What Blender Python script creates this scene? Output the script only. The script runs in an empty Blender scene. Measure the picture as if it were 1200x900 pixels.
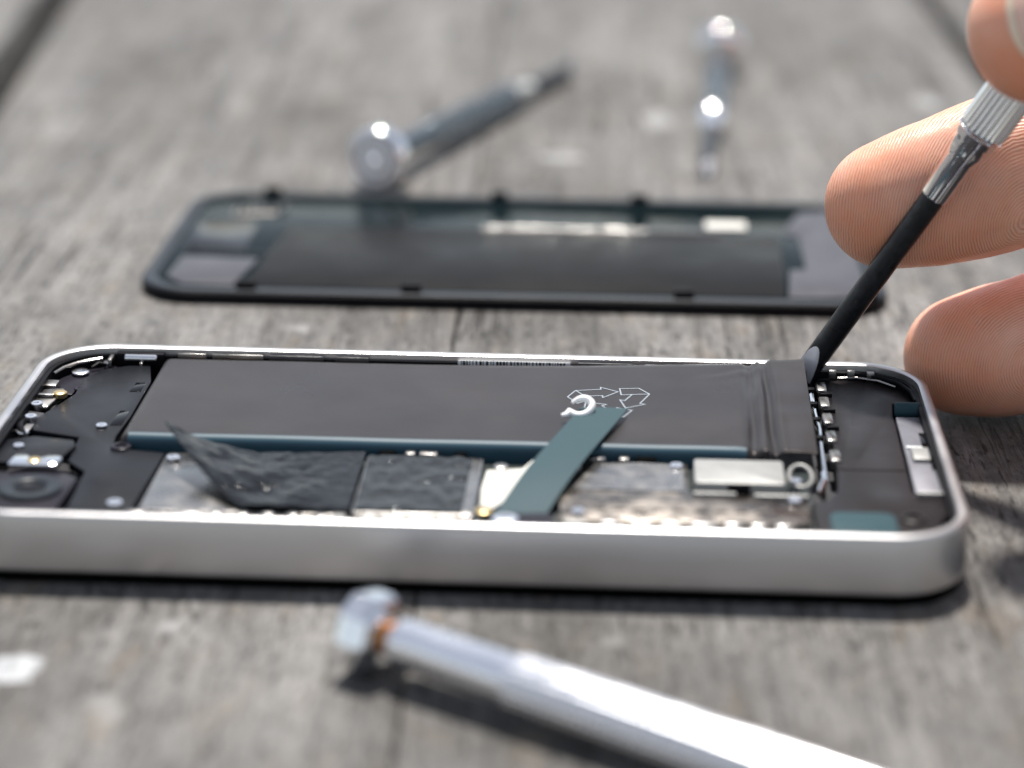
import bpy, bmesh, math, random
import numpy as np
from mathutils import Vector, Matrix, noise as mnoise

random.seed(7)
S = 0.001                     # everything below is written in millimetres
R = math.radians
sc = bpy.context.scene
COL = sc.collection

# ------------------------------------------------------------------ camera
cam = bpy.data.cameras.new('camera')
cam_o = bpy.data.objects.new('camera', cam); COL.objects.link(cam_o)
E_, AZ, ROLL = 0.3433, -0.02, 0.0075
fw = Vector((math.sin(AZ) * math.cos(E_), math.cos(AZ) * math.cos(E_), -math.sin(E_)))
rt = Vector((math.cos(AZ), -math.sin(AZ), 0)); up = rt.cross(fw)
r2 = rt * math.cos(ROLL) + up * math.sin(ROLL); u2 = -rt * math.sin(ROLL) + up * math.cos(ROLL)
m = Matrix((r2, u2, -fw)).transposed().to_4x4()
m.translation = Vector((10.736, -269.776, 110.963)) * S
cam_o.matrix_world = m
cam.sensor_width = 36; cam.lens = 2798.85 / 1200 * 36
cam.clip_start = 0.01; cam.clip_end = 50
cam.dof.use_dof = True; cam.dof.focus_distance = 0.306; cam.dof.aperture_fstop = 10.5
sc.camera = cam_o

# ------------------------------------------------------------------ light
SUN_EL, SUN_AZ = 66.0, 4.0          # high sun, behind the things and a little to the left
w = bpy.data.worlds.new('World'); sc.world = w; w.use_nodes = True
nt = w.node_tree
sky = nt.nodes.new('ShaderNodeTexSky'); sky.sky_type = 'NISHITA'; sky.sun_disc = False
sky.sun_elevation = R(SUN_EL); sky.sun_rotation = R(-SUN_AZ)
sky.air_density = 1.0; sky.dust_density = .4; sky.ozone_density = 1.0
bg = nt.nodes['Background']; bg.inputs['Strength'].default_value = 0.10
hs_ = nt.nodes.new('ShaderNodeHueSaturation'); hs_.inputs['Saturation'].default_value = .42      # thin bright cloud
nt.links.new(sky.outputs[0], hs_.inputs['Color']); nt.links.new(hs_.outputs[0], bg.inputs[0])
sun = bpy.data.lights.new('sun', 'SUN'); sun.energy = 4.2; sun.angle = R(4.0); sun.color = (1, .95, .885)
sun_o = bpy.data.objects.new('sun', sun); COL.objects.link(sun_o)
sd = Vector((-math.sin(R(SUN_AZ)) * math.cos(R(SUN_EL)), math.cos(R(SUN_AZ)) * math.cos(R(SUN_EL)), math.sin(R(SUN_EL))))
sun_o.rotation_euler = sd.to_track_quat('Z', 'Y').to_euler()
sc.view_settings.view_transform = 'Standard'; sc.view_settings.look = 'None'
sc.view_settings.gamma = 1; sc.view_settings.exposure = 0.62
sc.view_settings.use_curve_mapping = False
sc.cycles.use_denoising = True
sc.cycles.max_bounces = 8
sc.cycles.caustics_reflective = False; sc.cycles.caustics_refractive = False

# ------------------------------------------------------------------ materials
def mat(name, col, rough=.5, metal=0., spec=.5, bump=None, var=None, rvar=None, aniso=None, coat=0., sss=None):
    """bump/var/rvar = (feature size mm, strength[, stretch xyz])"""
    M = bpy.data.materials.new(name); M.use_nodes = True
    T = M.node_tree; N = T.nodes; L = T.links; P = N['Principled BSDF']
    P.inputs['Base Color'].default_value = (*col, 1); P.inputs['Roughness'].default_value = rough
    P.inputs['Metallic'].default_value = metal; P.inputs['Specular IOR Level'].default_value = spec
    P.inputs['Coat Weight'].default_value = coat; P.inputs['Coat Roughness'].default_value = .08
    tc = N.new('ShaderNodeTexCoord')
    def noise(size, stretch=(1, 1, 1), detail=4, ro=.55):
        mp = N.new('ShaderNodeMapping'); mp.inputs['Scale'].default_value = [q for q in stretch]
        L.new(tc.outputs['Object'], mp.inputs[0])
        n = N.new('ShaderNodeTexNoise'); n.inputs['Scale'].default_value = 1000 / size
        n.inputs['Detail'].default_value = detail; n.inputs['Roughness'].default_value = ro
        L.new(mp.outputs[0], n.inputs['Vector']); return n.outputs['Fac']
    if bump:
        b = N.new('ShaderNodeBump'); b.inputs['Strength'].default_value = bump[1]
        b.inputs['Distance'].default_value = bump[0] * S * .35
        L.new(noise(bump[0], *(bump[2:3])), b.inputs['Height']); L.new(b.outputs[0], P.inputs['Normal'])
    if var:
        r = N.new('ShaderNodeMapRange'); r.inputs[1].default_value = .3; r.inputs[2].default_value = .7
        r.inputs[3].default_value = 1 - var[1]; r.inputs[4].default_value = 1 + var[1]
        L.new(noise(var[0], *(var[2:3])), r.inputs[0])
        x = N.new('ShaderNodeMix'); x.data_type = 'RGBA'; x.blend_type = 'MULTIPLY'; x.inputs[0].default_value = 1
        x.inputs[6].default_value = (*col, 1); L.new(r.outputs[0], x.inputs[7]); L.new(x.outputs[2], P.inputs['Base Color'])
    if rvar:
        r = N.new('ShaderNodeMapRange'); r.inputs[1].default_value = .3; r.inputs[2].default_value = .7
        r.inputs[3].default_value = max(.02, rough - rvar[1]); r.inputs[4].default_value = min(1, rough + rvar[1])
        L.new(noise(rvar[0], *(rvar[2:3])), r.inputs[0]); L.new(r.outputs[0], P.inputs['Roughness'])
    if sss:
        P.inputs['Subsurface Weight'].default_value = sss[0]
        P.inputs['Subsurface Radius'].default_value = (1, .4, .25); P.inputs['Subsurface Scale'].default_value = sss[1] * S
    return M

M = {}
M['band'] = mat('satin_steel', (.52, .51, .515), .34, 1, bump=(.25, .06, (.15, 1, 1)), rvar=(9, .05))
M['chrome'] = mat('chrome', (.82, .83, .85), .06, 1, rvar=(3, .03))
M['darkchrome'] = mat('dull_dark_chrome', (.20, .225, .24), .24, 1, rvar=(3, .08))
M['capface'] = mat('bright_cap_face', (.95, .96, .98), .30, .0)
M['satin'] = mat('satin_nickel', (.80, .81, .85), .26, 1, .5, rvar=(4, .06))
M['steel'] = mat('bare_steel', (.86, .85, .90), .40, .4, bump=(.25, .25, (1, 1, .2)))
M['blackmetal'] = mat('blackened_steel', (.022, .024, .028), .36, .55, rvar=(2, .12), bump=(.35, .12), var=(1.2, .35))
M['glass'] = mat('black_glass', (.004, .004, .005), .08, 0, .12)
M['plastic'] = mat('black_plastic', (.010, .010, .012), .42, 0, .05, bump=(.3, .12), rvar=(5, .08))
M['boardcover'] = mat('black_coated_shield', (.010, .011, .014), .36, 0, .12, bump=(.2, .10), rvar=(6, .06), var=(7, .25))
M['speaker'] = mat('speaker_black', (.015, .0125, .0135), .38, 0, .16, bump=(.22, .14), rvar=(5, .07), var=(6, .25))
M['foil'] = mat('battery_pouch', (.048, .043, .043), .32, .55, .12, bump=(.16, .16), rvar=(11, .06), var=(9, .12))
M['flap'] = mat('black_foil_tape', (.004, .005, .006), .10, 0, .2, bump=(1.8, .45), rvar=(3, .06))
M['crinkle'] = mat('crinkled_shield_film', (.045, .050, .053), .16, .6, .1, bump=(1.0, .5), rvar=(1.5, .1))
M['shield'] = mat('tin_shield', (.30, .29, .28), .30, 1, bump=(.35, .2, (1, .12, 1)), rvar=(3, .10), var=(4, .15))
M['gold'] = mat('warm_shield', (.21, .19, .17), .30, 1, bump=(.4, .25, (.15, 1, 1)), rvar=(3, .12), var=(3, .22))
M['tinbox'] = mat('frosted_tin', (.30, .30, .29), .5, .3, bump=(.2, .25), var=(2, .08))
M['white'] = mat('white_print', (.85, .86, .87), .5)
M['whitefilm'] = mat('white_film', (.66, .65, .60), .5, bump=(2, .1))
M['print'] = mat('grey_print', (.28, .32, .37), .5)
M['tab'] = mat('teal_pull_tape', (.024, .060, .073), .55, 0, .2, bump=(1.5, .05))
M['brass'] = mat('gold_contact', (.62, .47, .24), .3, 1)
M['sky_tint'] = mat('blue_skylit_shade', (.030, .075, .105), .45, 0, .3)  # blue skylight on the shaded battery side, put into the colour
M['nailtip'] = mat('nail_free_edge', (.85, .68, .52), .4, sss=(.2, .6))
M['lens'] = mat('coated_lens', (.002, .002, .003), .3, 0, .1)
M['fleck'] = mat('pale_fleck', (.36, .37, .38), .55, bump=(1.5, .4), var=(1.6, .45))
M['fleckdull'] = mat('dull_fleck', (.25, .25, .245), .6, bump=(1.5, .3), var=(1.5, .4))
M['blackedge'] = mat('black_glass_edge', (.003, .003, .003), .5, 0, .01)
M['striptin'] = mat('dull_strip', (.17, .17, .195), .45, .3, bump=(.3, .2), var=(3, .2))
M['board'] = mat('dark_circuit_board', (.012, .02, .02), .45, bump=(.5, .5), var=(.8, .5))
M['floor'] = mat('midframe_steel', (.10, .10, .105), .42, .8, bump=(.8, .3))
M['flex'] = mat('dark_flex', (.022, .020, .027), .3, 0, .08, bump=(.7, .15))
M['rimgrey'] = mat('grey_plastic_rim', (.022, .027, .034), .36, 0, .14, bump=(.3, .08), rvar=(6, .06))
M['coverdark'] = mat('gloss_black_film', (.006, .012, .014), .05, 0, .02, bump=(2.5, .05), rvar=(7, .04), var=(3, .3))
M['covermatte'] = mat('graphite_sheet', (.008, .0075, .007), .36, 0, .07, bump=(.5, .22), rvar=(8, .07), var=(6, .3))
M['covergrey'] = mat('grey_cover_moulding', (.07, .07, .083), .40, 0, .12, bump=(.6, .1), var=(5, .15))
M['sparkle'] = mat('crinkled_foil_strip', (.40, .39, .37), .25, .9, bump=(.6, 1.2), var=(.9, .9))
M['orange'] = mat('amber_reflection', (.42, .15, .02), .35, .6)  # orange stands in for an amber reflection in the cap
M['nail'] = mat('fingernail', (.84, .53, .43), .28, bump=(.5, .06, (1, 1, .2)), sss=(.3, 1.0), coat=.2)

def wood():
    Mt = bpy.data.materials.new('weathered_grey_wood'); Mt.use_nodes = True
    T = Mt.node_tree; N = T.nodes; L = T.links; P = N['Principled BSDF']
    P.inputs['Specular IOR Level'].default_value = .32
    tc = N.new('ShaderNodeTexCoord'); oi = N.new('ShaderNodeObjectInfo')
    off = N.new('ShaderNodeVectorMath'); off.operation = 'MULTIPLY_ADD'; off.inputs[1].default_value = (3.1, 7.7, 1.3)
    cmb = N.new('ShaderNodeCombineXYZ')
    for i in range(3): L.new(oi.outputs['Random'], cmb.inputs[i])
    L.new(cmb.outputs[0], off.inputs[0]); L.new(tc.outputs['Object'], off.inputs[2])
    def nz(size, st, det=5, ro=.6, dist=0):
        mp = N.new('ShaderNodeMapping'); mp.inputs['Scale'].default_value = st; L.new(off.outputs[0], mp.inputs[0])
        n = N.new('ShaderNodeTexNoise'); n.inputs['Scale'].default_value = 1000 / size; n.inputs['Detail'].default_value = det
        n.inputs['Roughness'].default_value = ro; n.inputs['Distortion'].default_value = dist
        L.new(mp.outputs[0], n.inputs['Vector']); return n.outputs['Fac']
    def ramp(src, *st):
        r = N.new('ShaderNodeValToRGB'); e = r.color_ramp.elements
        while len(e) < len(st): e.new(.5)
        for q, (p, c) in zip(e, st): q.position = p; q.color = (*c, 1) if len(c) == 3 else c
        L.new(src, r.inputs[0]); return r.outputs[0]
    def mix(kind, a, b, f=1.):
        x = N.new('ShaderNodeMix'); x.data_type = 'RGBA'; x.blend_type = kind
        if isinstance(f, float): x.inputs[0].default_value = f
        else: L.new(f, x.inputs[0])
        for s_, v in ((6, a), (7, b)):
            if isinstance(v, tuple): x.inputs[s_].default_value = (*v, 1)
            else: L.new(v, x.inputs[s_])
        return x.outputs[2]
    g = lambda v: (v, v, v)
    base = ramp(nz(26, (1, .30, 1), 7, .62, .4), (.28, (.084, .079, .072)), (.5, (.158, .152, .145)), (.72, (.240, .233, .224)))
    grain = ramp(nz(2.2, (1, .035, 1), 6, .65), (.3, g(.55)), (.5, g(.97)), (.72, g(1.35)))
    fine = ramp(nz(.9, (1, .45, 1), 5, .72), (.28, g(.5)), (.5, g(1.)), (.74, g(1.45)))
    blot = ramp(nz(9, (1, .6, 1), 5, .65), (.32, g(.72)), (.52, g(1.)), (.75, g(1.2)))
    c = mix('MULTIPLY', base, grain); c = mix('MULTIPLY', c, fine); c = mix('MULTIPLY', c, blot)
    pit = ramp(nz(.55, (1, .14, 1), 3, .6), (.34, g(.22)), (.44, g(1.)))
    c = mix('MULTIPLY', c, pit)
    # pale bleached flecks
    fl = ramp(nz(13, (1, .75, 1), 3, .5), (.69, g(0.)), (.76, g(.55)))
    c = mix('MIX', c, (.42, .42, .415), fl)
    tan = ramp(nz(5, (1, .35, 1), 4, .6), (.52, g(0.)), (.72, g(.35)))
    c = mix('MIX', c, (.20, .155, .105), tan)
    # long dark checks in the grain
    cr_ = ramp(nz(7, (1, .045, 1), 5, .55, .3), (.485, g(1.)), (.5, g(.0)), (.515, g(1.)))
    ck = ramp(nz(40, (1, .5, 1), 2), (.5, g(1.)), (.6, g(0.)))
    crk = mix('LIGHTEN', cr_, ck)
    c = mix('MULTIPLY', c, mix('MIX', (.30, .28, .26), (1., 1., 1.), crk))
    L.new(c, P.inputs['Base Color'])
    ro = ramp(nz(6, (1, .3, 1), 4), (.3, g(.52)), (.7, g(.78))); L.new(ro, P.inputs['Roughness'])
    h = mix('ADD', nz(2.2, (1, .07, 1), 6, .65), nz(.8, (1, .22, 1), 4, .7), .7)
    h = mix('MULTIPLY', h, mix('MIX', (.2, .2, .2), (1., 1., 1.), crk))
    b = N.new('ShaderNodeBump'); b.inputs['Strength'].default_value = .95; b.inputs['Distance'].default_value = .0007
    L.new(h, b.inputs['Height']); L.new(b.outputs[0], P.inputs['Normal'])
    return Mt
M['wood'] = wood()

def skin():
    Mt = bpy.data.materials.new('skin'); Mt.use_nodes = True
    T = Mt.node_tree; N = T.nodes; L = T.links; P = N['Principled BSDF']
    def attr(n):
        a = N.new('ShaderNodeAttribute'); a.attribute_name = n; return a.outputs['Fac']
    def mth(op, a, b=None):
        x = N.new('ShaderNodeMath'); x.operation = op
        for i, v in enumerate((a, b)):
            if v is None: continue
            if isinstance(v, (int, float)): x.inputs[i].default_value = v
            else: L.new(v, x.inputs[i])
        return x.outputs[0]
    tc = N.new('ShaderNodeTexCoord')
    def nz(size, det=3, ro=.55):
        n = N.new('ShaderNodeTexNoise'); n.inputs['Scale'].default_value = 1000 / size; n.inputs['Detail'].default_value = det
        n.inputs['Roughness'].default_value = ro; L.new(tc.outputs['Object'], n.inputs['Vector']); return n.outputs['Fac']
    warp = mth('MULTIPLY', mth('SUBTRACT', nz(5.5, 2), .5), 16.0)
    warp2 = mth('MULTIPLY', mth('SUBTRACT', nz(1.1, 2), .5), 5.0)
    ph = mth('ADD', mth('ADD', attr('ridge'), warp), warp2)
    s = mth('MULTIPLY_ADD', mth('SINE', ph), .5); s.node.inputs[2].default_value = .5
    fade = N.new('ShaderNodeMapRange'); fade.inputs[1].default_value = .3; fade.inputs[2].default_value = .65; fade.inputs[3].default_value = .35; L.new(nz(2.2, 3), fade.inputs[0])
    pad = mth('MULTIPLY', attr('pad'), fade.outputs[0])
    r = mth('MULTIPLY', s, pad)
    pore = nz(.35, 3, .6)
    h = mth('ADD', mth('MULTIPLY', r, .9), mth('MULTIPLY', pore, .35))
    b = N.new('ShaderNodeBump'); b.inputs['Strength'].default_value = .34; b.inputs['Distance'].default_value = .0002
    L.new(h, b.inputs['Height']); L.new(b.outputs[0], P.inputs['Normal'])
    def mix(kind, a, bb, f):
        x = N.new('ShaderNodeMix'); x.data_type = 'RGBA'; x.blend_type = kind
        if isinstance(f, float): x.inputs[0].default_value = f
        else: L.new(f, x.inputs[0])
        for s_, v in ((6, a), (7, bb)):
            if isinstance(v, tuple): x.inputs[s_].default_value = (*v, 1)
            else: L.new(v, x.inputs[s_])
        return x.outputs[2]
    mp = N.new('ShaderNodeMapRange'); mp.inputs[1].default_value = .35; mp.inputs[2].default_value = .68; L.new(nz(6, 4), mp.inputs[0])
    c = mix('MIX', (.84, .40, .255), (.93, .57, .43), mp.outputs[0])
    c = mix('MIX', c, (.80, .30, .15), mth('MULTIPLY', attr('flush'), .8))
    mp2 = N.new('ShaderNodeMapRange'); mp2.inputs[1].default_value = .4; mp2.inputs[2].default_value = .7; mp2.inputs[4].default_value = .55; L.new(nz(11, 3), mp2.inputs[0])
    c = mix('MIX', c, (.80, .33, .21), mp2.outputs[0])
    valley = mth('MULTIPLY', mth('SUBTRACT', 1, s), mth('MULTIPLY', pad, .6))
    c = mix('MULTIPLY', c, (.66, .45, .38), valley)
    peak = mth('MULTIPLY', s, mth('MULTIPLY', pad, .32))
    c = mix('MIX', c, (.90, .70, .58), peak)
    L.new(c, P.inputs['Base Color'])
    P.inputs['Roughness'].default_value = .40; P.inputs['Specular IOR Level'].default_value = .42
    P.inputs['Subsurface Weight'].default_value = .5; P.inputs['Subsurface Radius'].default_value = (1, .36, .2)
    P.inputs['Subsurface Scale'].default_value = .0016
    return Mt
M['skin'] = skin()

# ------------------------------------------------------------------ helpers
def link(name, me, material, parent=None, smooth=True, loc=None, rot=None):
    o = bpy.data.objects.new(name, me); COL.objects.link(o)
    if material and not me.materials: me.materials.append(material)
    if smooth:
        me.polygons.foreach_set('use_smooth', [True] * len(me.polygons))
        try: me.set_sharp_from_angle(angle=R(38))
        except Exception: pass
    if parent: o.parent = parent
    if loc: o.location = Vector(loc) * S
    if rot is not None: o.rotation_euler = rot
    return o
def bm_obj(name, bm, material, parent=None, **k):
    bmesh.ops.recalc_face_normals(bm, faces=bm.faces)
    for v in bm.verts: v.co *= S
    me = bpy.data.meshes.new(name); bm.to_mesh(me); bm.free()
    return link(name, me, material, parent, **k)
def thing(name, label, cat, loc=(0, 0, 0), rotz=0, group=None, matrix=None):
    o = bpy.data.objects.new(name, None); COL.objects.link(o); o.empty_display_size = .005
    if matrix is not None: o.matrix_world = matrix
    else: o.location = Vector(loc) * S; o.rotation_euler = (0, 0, rotz)
    tag(o, label, cat, group); return o
def tag(o, label, cat, group=None):
    o['label'] = label; o['category'] = cat
    if group: o['group'] = group
def rrect(x0, x1, y0, y1, r, n=8):
    p = []
    for cx, cy, a in ((x1 - r, y1 - r, 0), (x0 + r, y1 - r, 90), (x0 + r, y0 + r, 180), (x1 - r, y0 + r, 270)):
        for i in range(n + 1):
            t = R(a + 90 * i / n); p.append((cx + r * math.cos(t), cy + r * math.sin(t)))
    return p
def bevel(bm, wd, seg=2, ang=30):
    if wd <= 0: return
    es = [e for e in bm.edges if len(e.link_faces) == 2 and e.calc_face_angle(0) > R(ang)]
    bmesh.ops.bevel(bm, geom=es, offset=wd, segments=seg, profile=.5, affect='EDGES', clamp_overlap=True)
def prism(name, poly, z0, z1, material, parent=None, bev=.12, **k):
    bm = bmesh.new()
    f = bm.faces.new([bm.verts.new((x, y, z0)) for x, y in poly])
    g = bmesh.ops.extrude_face_region(bm, geom=[f])
    for v in g['geom']:
        if isinstance(v, bmesh.types.BMVert): v.co.z = z1
    bmesh.ops.recalc_face_normals(bm, faces=bm.faces)
    bevel(bm, bev)
    return bm_obj(name, bm, material, parent, **k)
def box(name, x0, x1, y0, y1, z0, z1, material, parent=None, bev=.12, **k):
    return prism(name, [(x0, y0), (x1, y0), (x1, y1), (x0, y1)], z0, z1, material, parent, bev, **k)
def lathe(name, prof, material, parent=None, n=40, flutes=None, mtx=None, caps=True, **k):
    """prof: (t, r[, flute depth]) along local Z"""
    bm = bmesh.new(); rings = []
    for q in prof:
        t, r = q[0], q[1]; fd = q[2] if len(q) > 2 else 0
        ring = []
        for i in range(n):
            a = 2 * math.pi * i / n; rr = r
            if fd: rr = r - fd * (.5 + .5 * math.cos(a * flutes)) ** 1.5
            ring.append(bm.verts.new((rr * math.cos(a), rr * math.sin(a), t)))
        rings.append(ring)
    for a, b in zip(rings, rings[1:]):
        for i in range(n): bm.faces.new((a[i], a[(i + 1) % n], b[(i + 1) % n], b[i]))
    if caps: bm.faces.new(rings[0][::-1]); bm.faces.new(rings[-1])
    if mtx is not None: bm.transform(mtx)
    return bm_obj(name, bm, material, parent, **k)
def disc(name, x, y, z0, z1, r, material, parent, n=20, **k):
    return lathe(name, [(0, r), (z1 - z0 - .08, r), (z1 - z0, r - .08)], material, parent, n=n, loc=(x, y, z0), **k)
def tube(name, pts, r, material, parent=None, n=8, **k):
    bm = bmesh.new(); rings = []; P = [Vector(p) for p in pts]
    rr = r if isinstance(r, (list, tuple)) else [r] * len(P)
    for i, p in enumerate(P):
        d = (P[min(i + 1, len(P) - 1)] - P[max(i - 1, 0)]).normalized()
        a = d.cross(Vector((0, 0, 1)) if abs(d.z) < .9 else Vector((1, 0, 0))).normalized(); b = d.cross(a)
        rings.append([bm.verts.new(p + (a * math.cos(t) + b * math.sin(t)) * rr[i]) for t in [2 * math.pi * j / n for j in range(n)]])
    for a, b in zip(rings, rings[1:]):
        for i in range(n): bm.faces.new((a[i], a[(i + 1) % n], b[(i + 1) % n], b[i]))
    bm.faces.new(rings[0][::-1]); bm.faces.new(rings[-1])
    return bm_obj(name, bm, material, parent, **k)
def sheet(name, fn, nu, nv, thick, material, parent=None, **k):
    """closed thin sheet: fn(u,v) -> xyz mm"""
    bm = bmesh.new()
    P = [[Vector(fn(i / nu, j / nv)) for j in range(nv + 1)] for i in range(nu + 1)]
    top, bot = [], []
    for i in range(nu + 1):
        a, b = [], []
        for j in range(nv + 1):
            du = P[min(i + 1, nu)][j] - P[max(i - 1, 0)][j]; dv = P[i][min(j + 1, nv)] - P[i][max(j - 1, 0)]
            nrm = du.cross(dv).normalized()
            a.append(bm.verts.new(P[i][j] + nrm * thick / 2)); b.append(bm.verts.new(P[i][j] - nrm * thick / 2))
        top.append(a); bot.append(b)
    for i in range(nu):
        for j in range(nv):
            bm.faces.new((top[i][j], top[i + 1][j], top[i + 1][j + 1], top[i][j + 1]))
            bm.faces.new((bot[i][j + 1], bot[i + 1][j + 1], bot[i + 1][j], bot[i][j]))
    for i in range(nu):
        bm.faces.new((top[i][0], bot[i][0], bot[i + 1][0], top[i + 1][0])); bm.faces.new((top[i][nv], top[i + 1][nv], bot[i + 1][nv], bot[i][nv]))
    for j in range(nv):
        bm.faces.new((top[0][j], top[0][j + 1], bot[0][j + 1], bot[0][j])); bm.faces.new((top[nu][j], bot[nu][j], bot[nu][j + 1], top[nu][j + 1]))
    return bm_obj(name, bm, material, parent, **k)
def copy_to(o, parent, loc, name=None):
    c = o.copy(); COL.objects.link(c); c.parent = parent; c.location = Vector(loc) * S; return c
def nz3(x, y, z=0, s=1): return mnoise.noise(Vector((x / s, y / s, z / s)))

# ------------------------------------------------------------------ table of weathered planks
table = bpy.data.objects.new('table_top', None); COL.objects.link(table); table['kind'] = 'structure'
Y0, Y1 = -420, 900
# x of each joint at y=0 and at y=400, and half the width of the gap there
joints = [(-323, -330, 1.2), (-213, -222, 1.0), (-92, -123, 4.8), (-4.4, -4.0, .16), (103.4, 103.9, 2.5), (212, 209, 1.0), (321, 318, 1.2)]
jx = lambda j, y: j[0] + (j[1] - j[0]) * y / 400
for i, (a, b) in enumerate(zip(joints, joints[1:])):
    bm = bmesh.new(); n = 66; rows = []
    for k in range(n + 1):
        y = Y0 + (Y1 - Y0) * k / n
        wob = lambda e: .35 * nz3(y, e * 31, 0, 23) + .15 * nz3(y, e * 17, 5, 7)
        xa = jx(a, y) + a[2] + wob(i) * min(1, a[2]); xb = jx(b, y) - b[2] - wob(i + 40) * min(1, b[2])
        ea, eb = (.15 if a[2] < .5 else .9), (.15 if b[2] < .5 else .9)
        row = [(xa, -18), (xa, -ea * 1.0), (xa + ea * .3, -ea * .3), (xa + ea, 0), (xb - eb, 0), (xb - eb * .3, -eb * .3), (xb, -eb), (xb, -18)]
        rows.append([bm.verts.new((x, y, z)) for x, z in row])
    for p, q in zip(rows, rows[1:]):
        for k in range(8): bm.faces.new((p[k], p[(k + 1) % 8], q[(k + 1) % 8], q[k]))
    bm.faces.new(rows[0]); bm.faces.new(rows[-1][::-1])
    bm_obj('plank', bm, M['wood'], table)
# small pale patches raised slightly off the boards
for fx, fy, rx, ry in ((-45.0, -48.8, 3.0, 3.2), (30.0, 199, 3.4, 7), (86.3, 217.4, 2.4, 6), (11.3, 167.2, 4.2, 3.4)):
    pl = [(fx + rx * math.cos(t) * (1 + .5 * nz3(math.cos(t), math.sin(t), fx, .5)), fy + ry * math.sin(t) * (1 + .28 * nz3(math.cos(t), math.sin(t), fx + 9, .6))) for t in [2 * math.pi * k / 28 for k in range(28)]]
    prism('flat_fleck', pl, .01, .09, M['fleck'] if fy < 0 else M['fleckdull'], table, .03)
box('support_rail', -320, 318, -300, -230, -42, -18.2, M['wood'], table, 1)
box('support_rail', -320, 318, 700, 770, -42, -18.2, M['wood'], table, 1)

# ------------------------------------------------------------------ the open phone
PH = thing('phone', 'open silver-framed phone lying face down with its battery and circuit boards exposed', 'phone', (0, 0, 0), -0.0312)
prism('front_glass', rrect(-57.2, 57.2, -28.9, 28.9, 8.7, 14), 0.02, 1.38, M['blackedge'], PH, .12)
def ring_band():
    bm = bmesh.new()
    prof = [(0, 1.4), (-.18, 1.62), (-.25, 1.9)]                       # (inset negative = outwards), z
    levels = [(.25, 1.42), (.0, 1.68), (0, 8.05), (.1, 8.3), (.32, 8.45), (1.0, 8.45), (1.25, 8.32), (1.3, 8.0), (1.3, 1.5)]
    loops = []
    for ins, z in levels:
        loops.append([bm.verts.new((x, y, z)) for x, y in rrect(-57.6 + ins, 57.6 - ins, -29.3 + ins, 29.3 - ins, 9 - ins, 18)])
    n = len(loops[0]); loops.append(loops[0])
    for a, b in zip(loops, loops[1:]):
        for i in range(n): bm.faces.new((a[i], a[(i + 1) % n], b[(i + 1) % n], b[i]))
    return bm
bm_obj('metal_frame', ring_band(), M['band'], PH)
prism('midframe', rrect(-56.2, 56.2, -27.9, 27.9, 7.6, 10), 1.4, 3.3, M['floor'], PH, .1)
# battery bay lip: thin dark liner round the inside of the frame
def liner():
    bm = bmesh.new()
    levels = [(1.34, 3.3), (1.34, 7.55), (1.9, 7.55), (1.9, 3.3)]
    L_ = [[bm.verts.new((x, y, z)) for x, y in rrect(-57.6 + i, 57.6 - i, -29.3 + i, 29.3 - i, 9 - i, 14)] for i, z in levels]
    n = len(L_[0]); L_.append(L_[0])
    for a, b in zip(L_, L_[1:]):
        for i in range(n): bm.faces.new((a[i], a[(i + 1) % n], b[(i + 1) % n], b[i]))
    return bm
bm_obj('inner_liner', liner(), M['plastic'], PH)

# --- battery
BAT = bpy.data.objects.new('battery', None); COL.objects.link(BAT); BAT.parent = PH
def ztop(x, y):
    u = (x + 42) / 84; v = (y + 3) / 29.5
    z = 7.75 + .05 * u + 1.75 * max(0, (u - .35) / .65) ** 2 * max(0, v) ** .9
    g = lambda c, s_: math.exp(-((x - c) / s_) ** 2)
    wv = .22 * nz3(y, 3, 0, 11) + .012 * y
    k1 = 1 + .45 * nz3(y, 1, 0, 9); k2 = 1 + .5 * nz3(y, 9, 3, 8)
    z += -.55 * k1 * g(34.6 + wv, .75) + .12 * g(35.7 + wv, .7) - .5 * k2 * g(37.0 - wv, .62) + .10 * k1 * g(38.0, .6)
    d_ = (y - 24.0) - (x - 36.0) * .55                                   # slanting wrinkle near the far edge
    if 29 < x < 37: z += .10 * math.exp(-(d_ / .6) ** 2) - .07 * math.exp(-((d_ - 1.0) / .6) ** 2)
    z += .05 * nz3(x, y, 0, 14) + .05 * nz3(x, y, 9, 5) * (1 if x > 30 else .35)
    if x > 38: z += .16 * nz3(x, y, 4, 4.5)
    z -= .10 * max(0, (x - 38) / 4)
    return z
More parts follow.
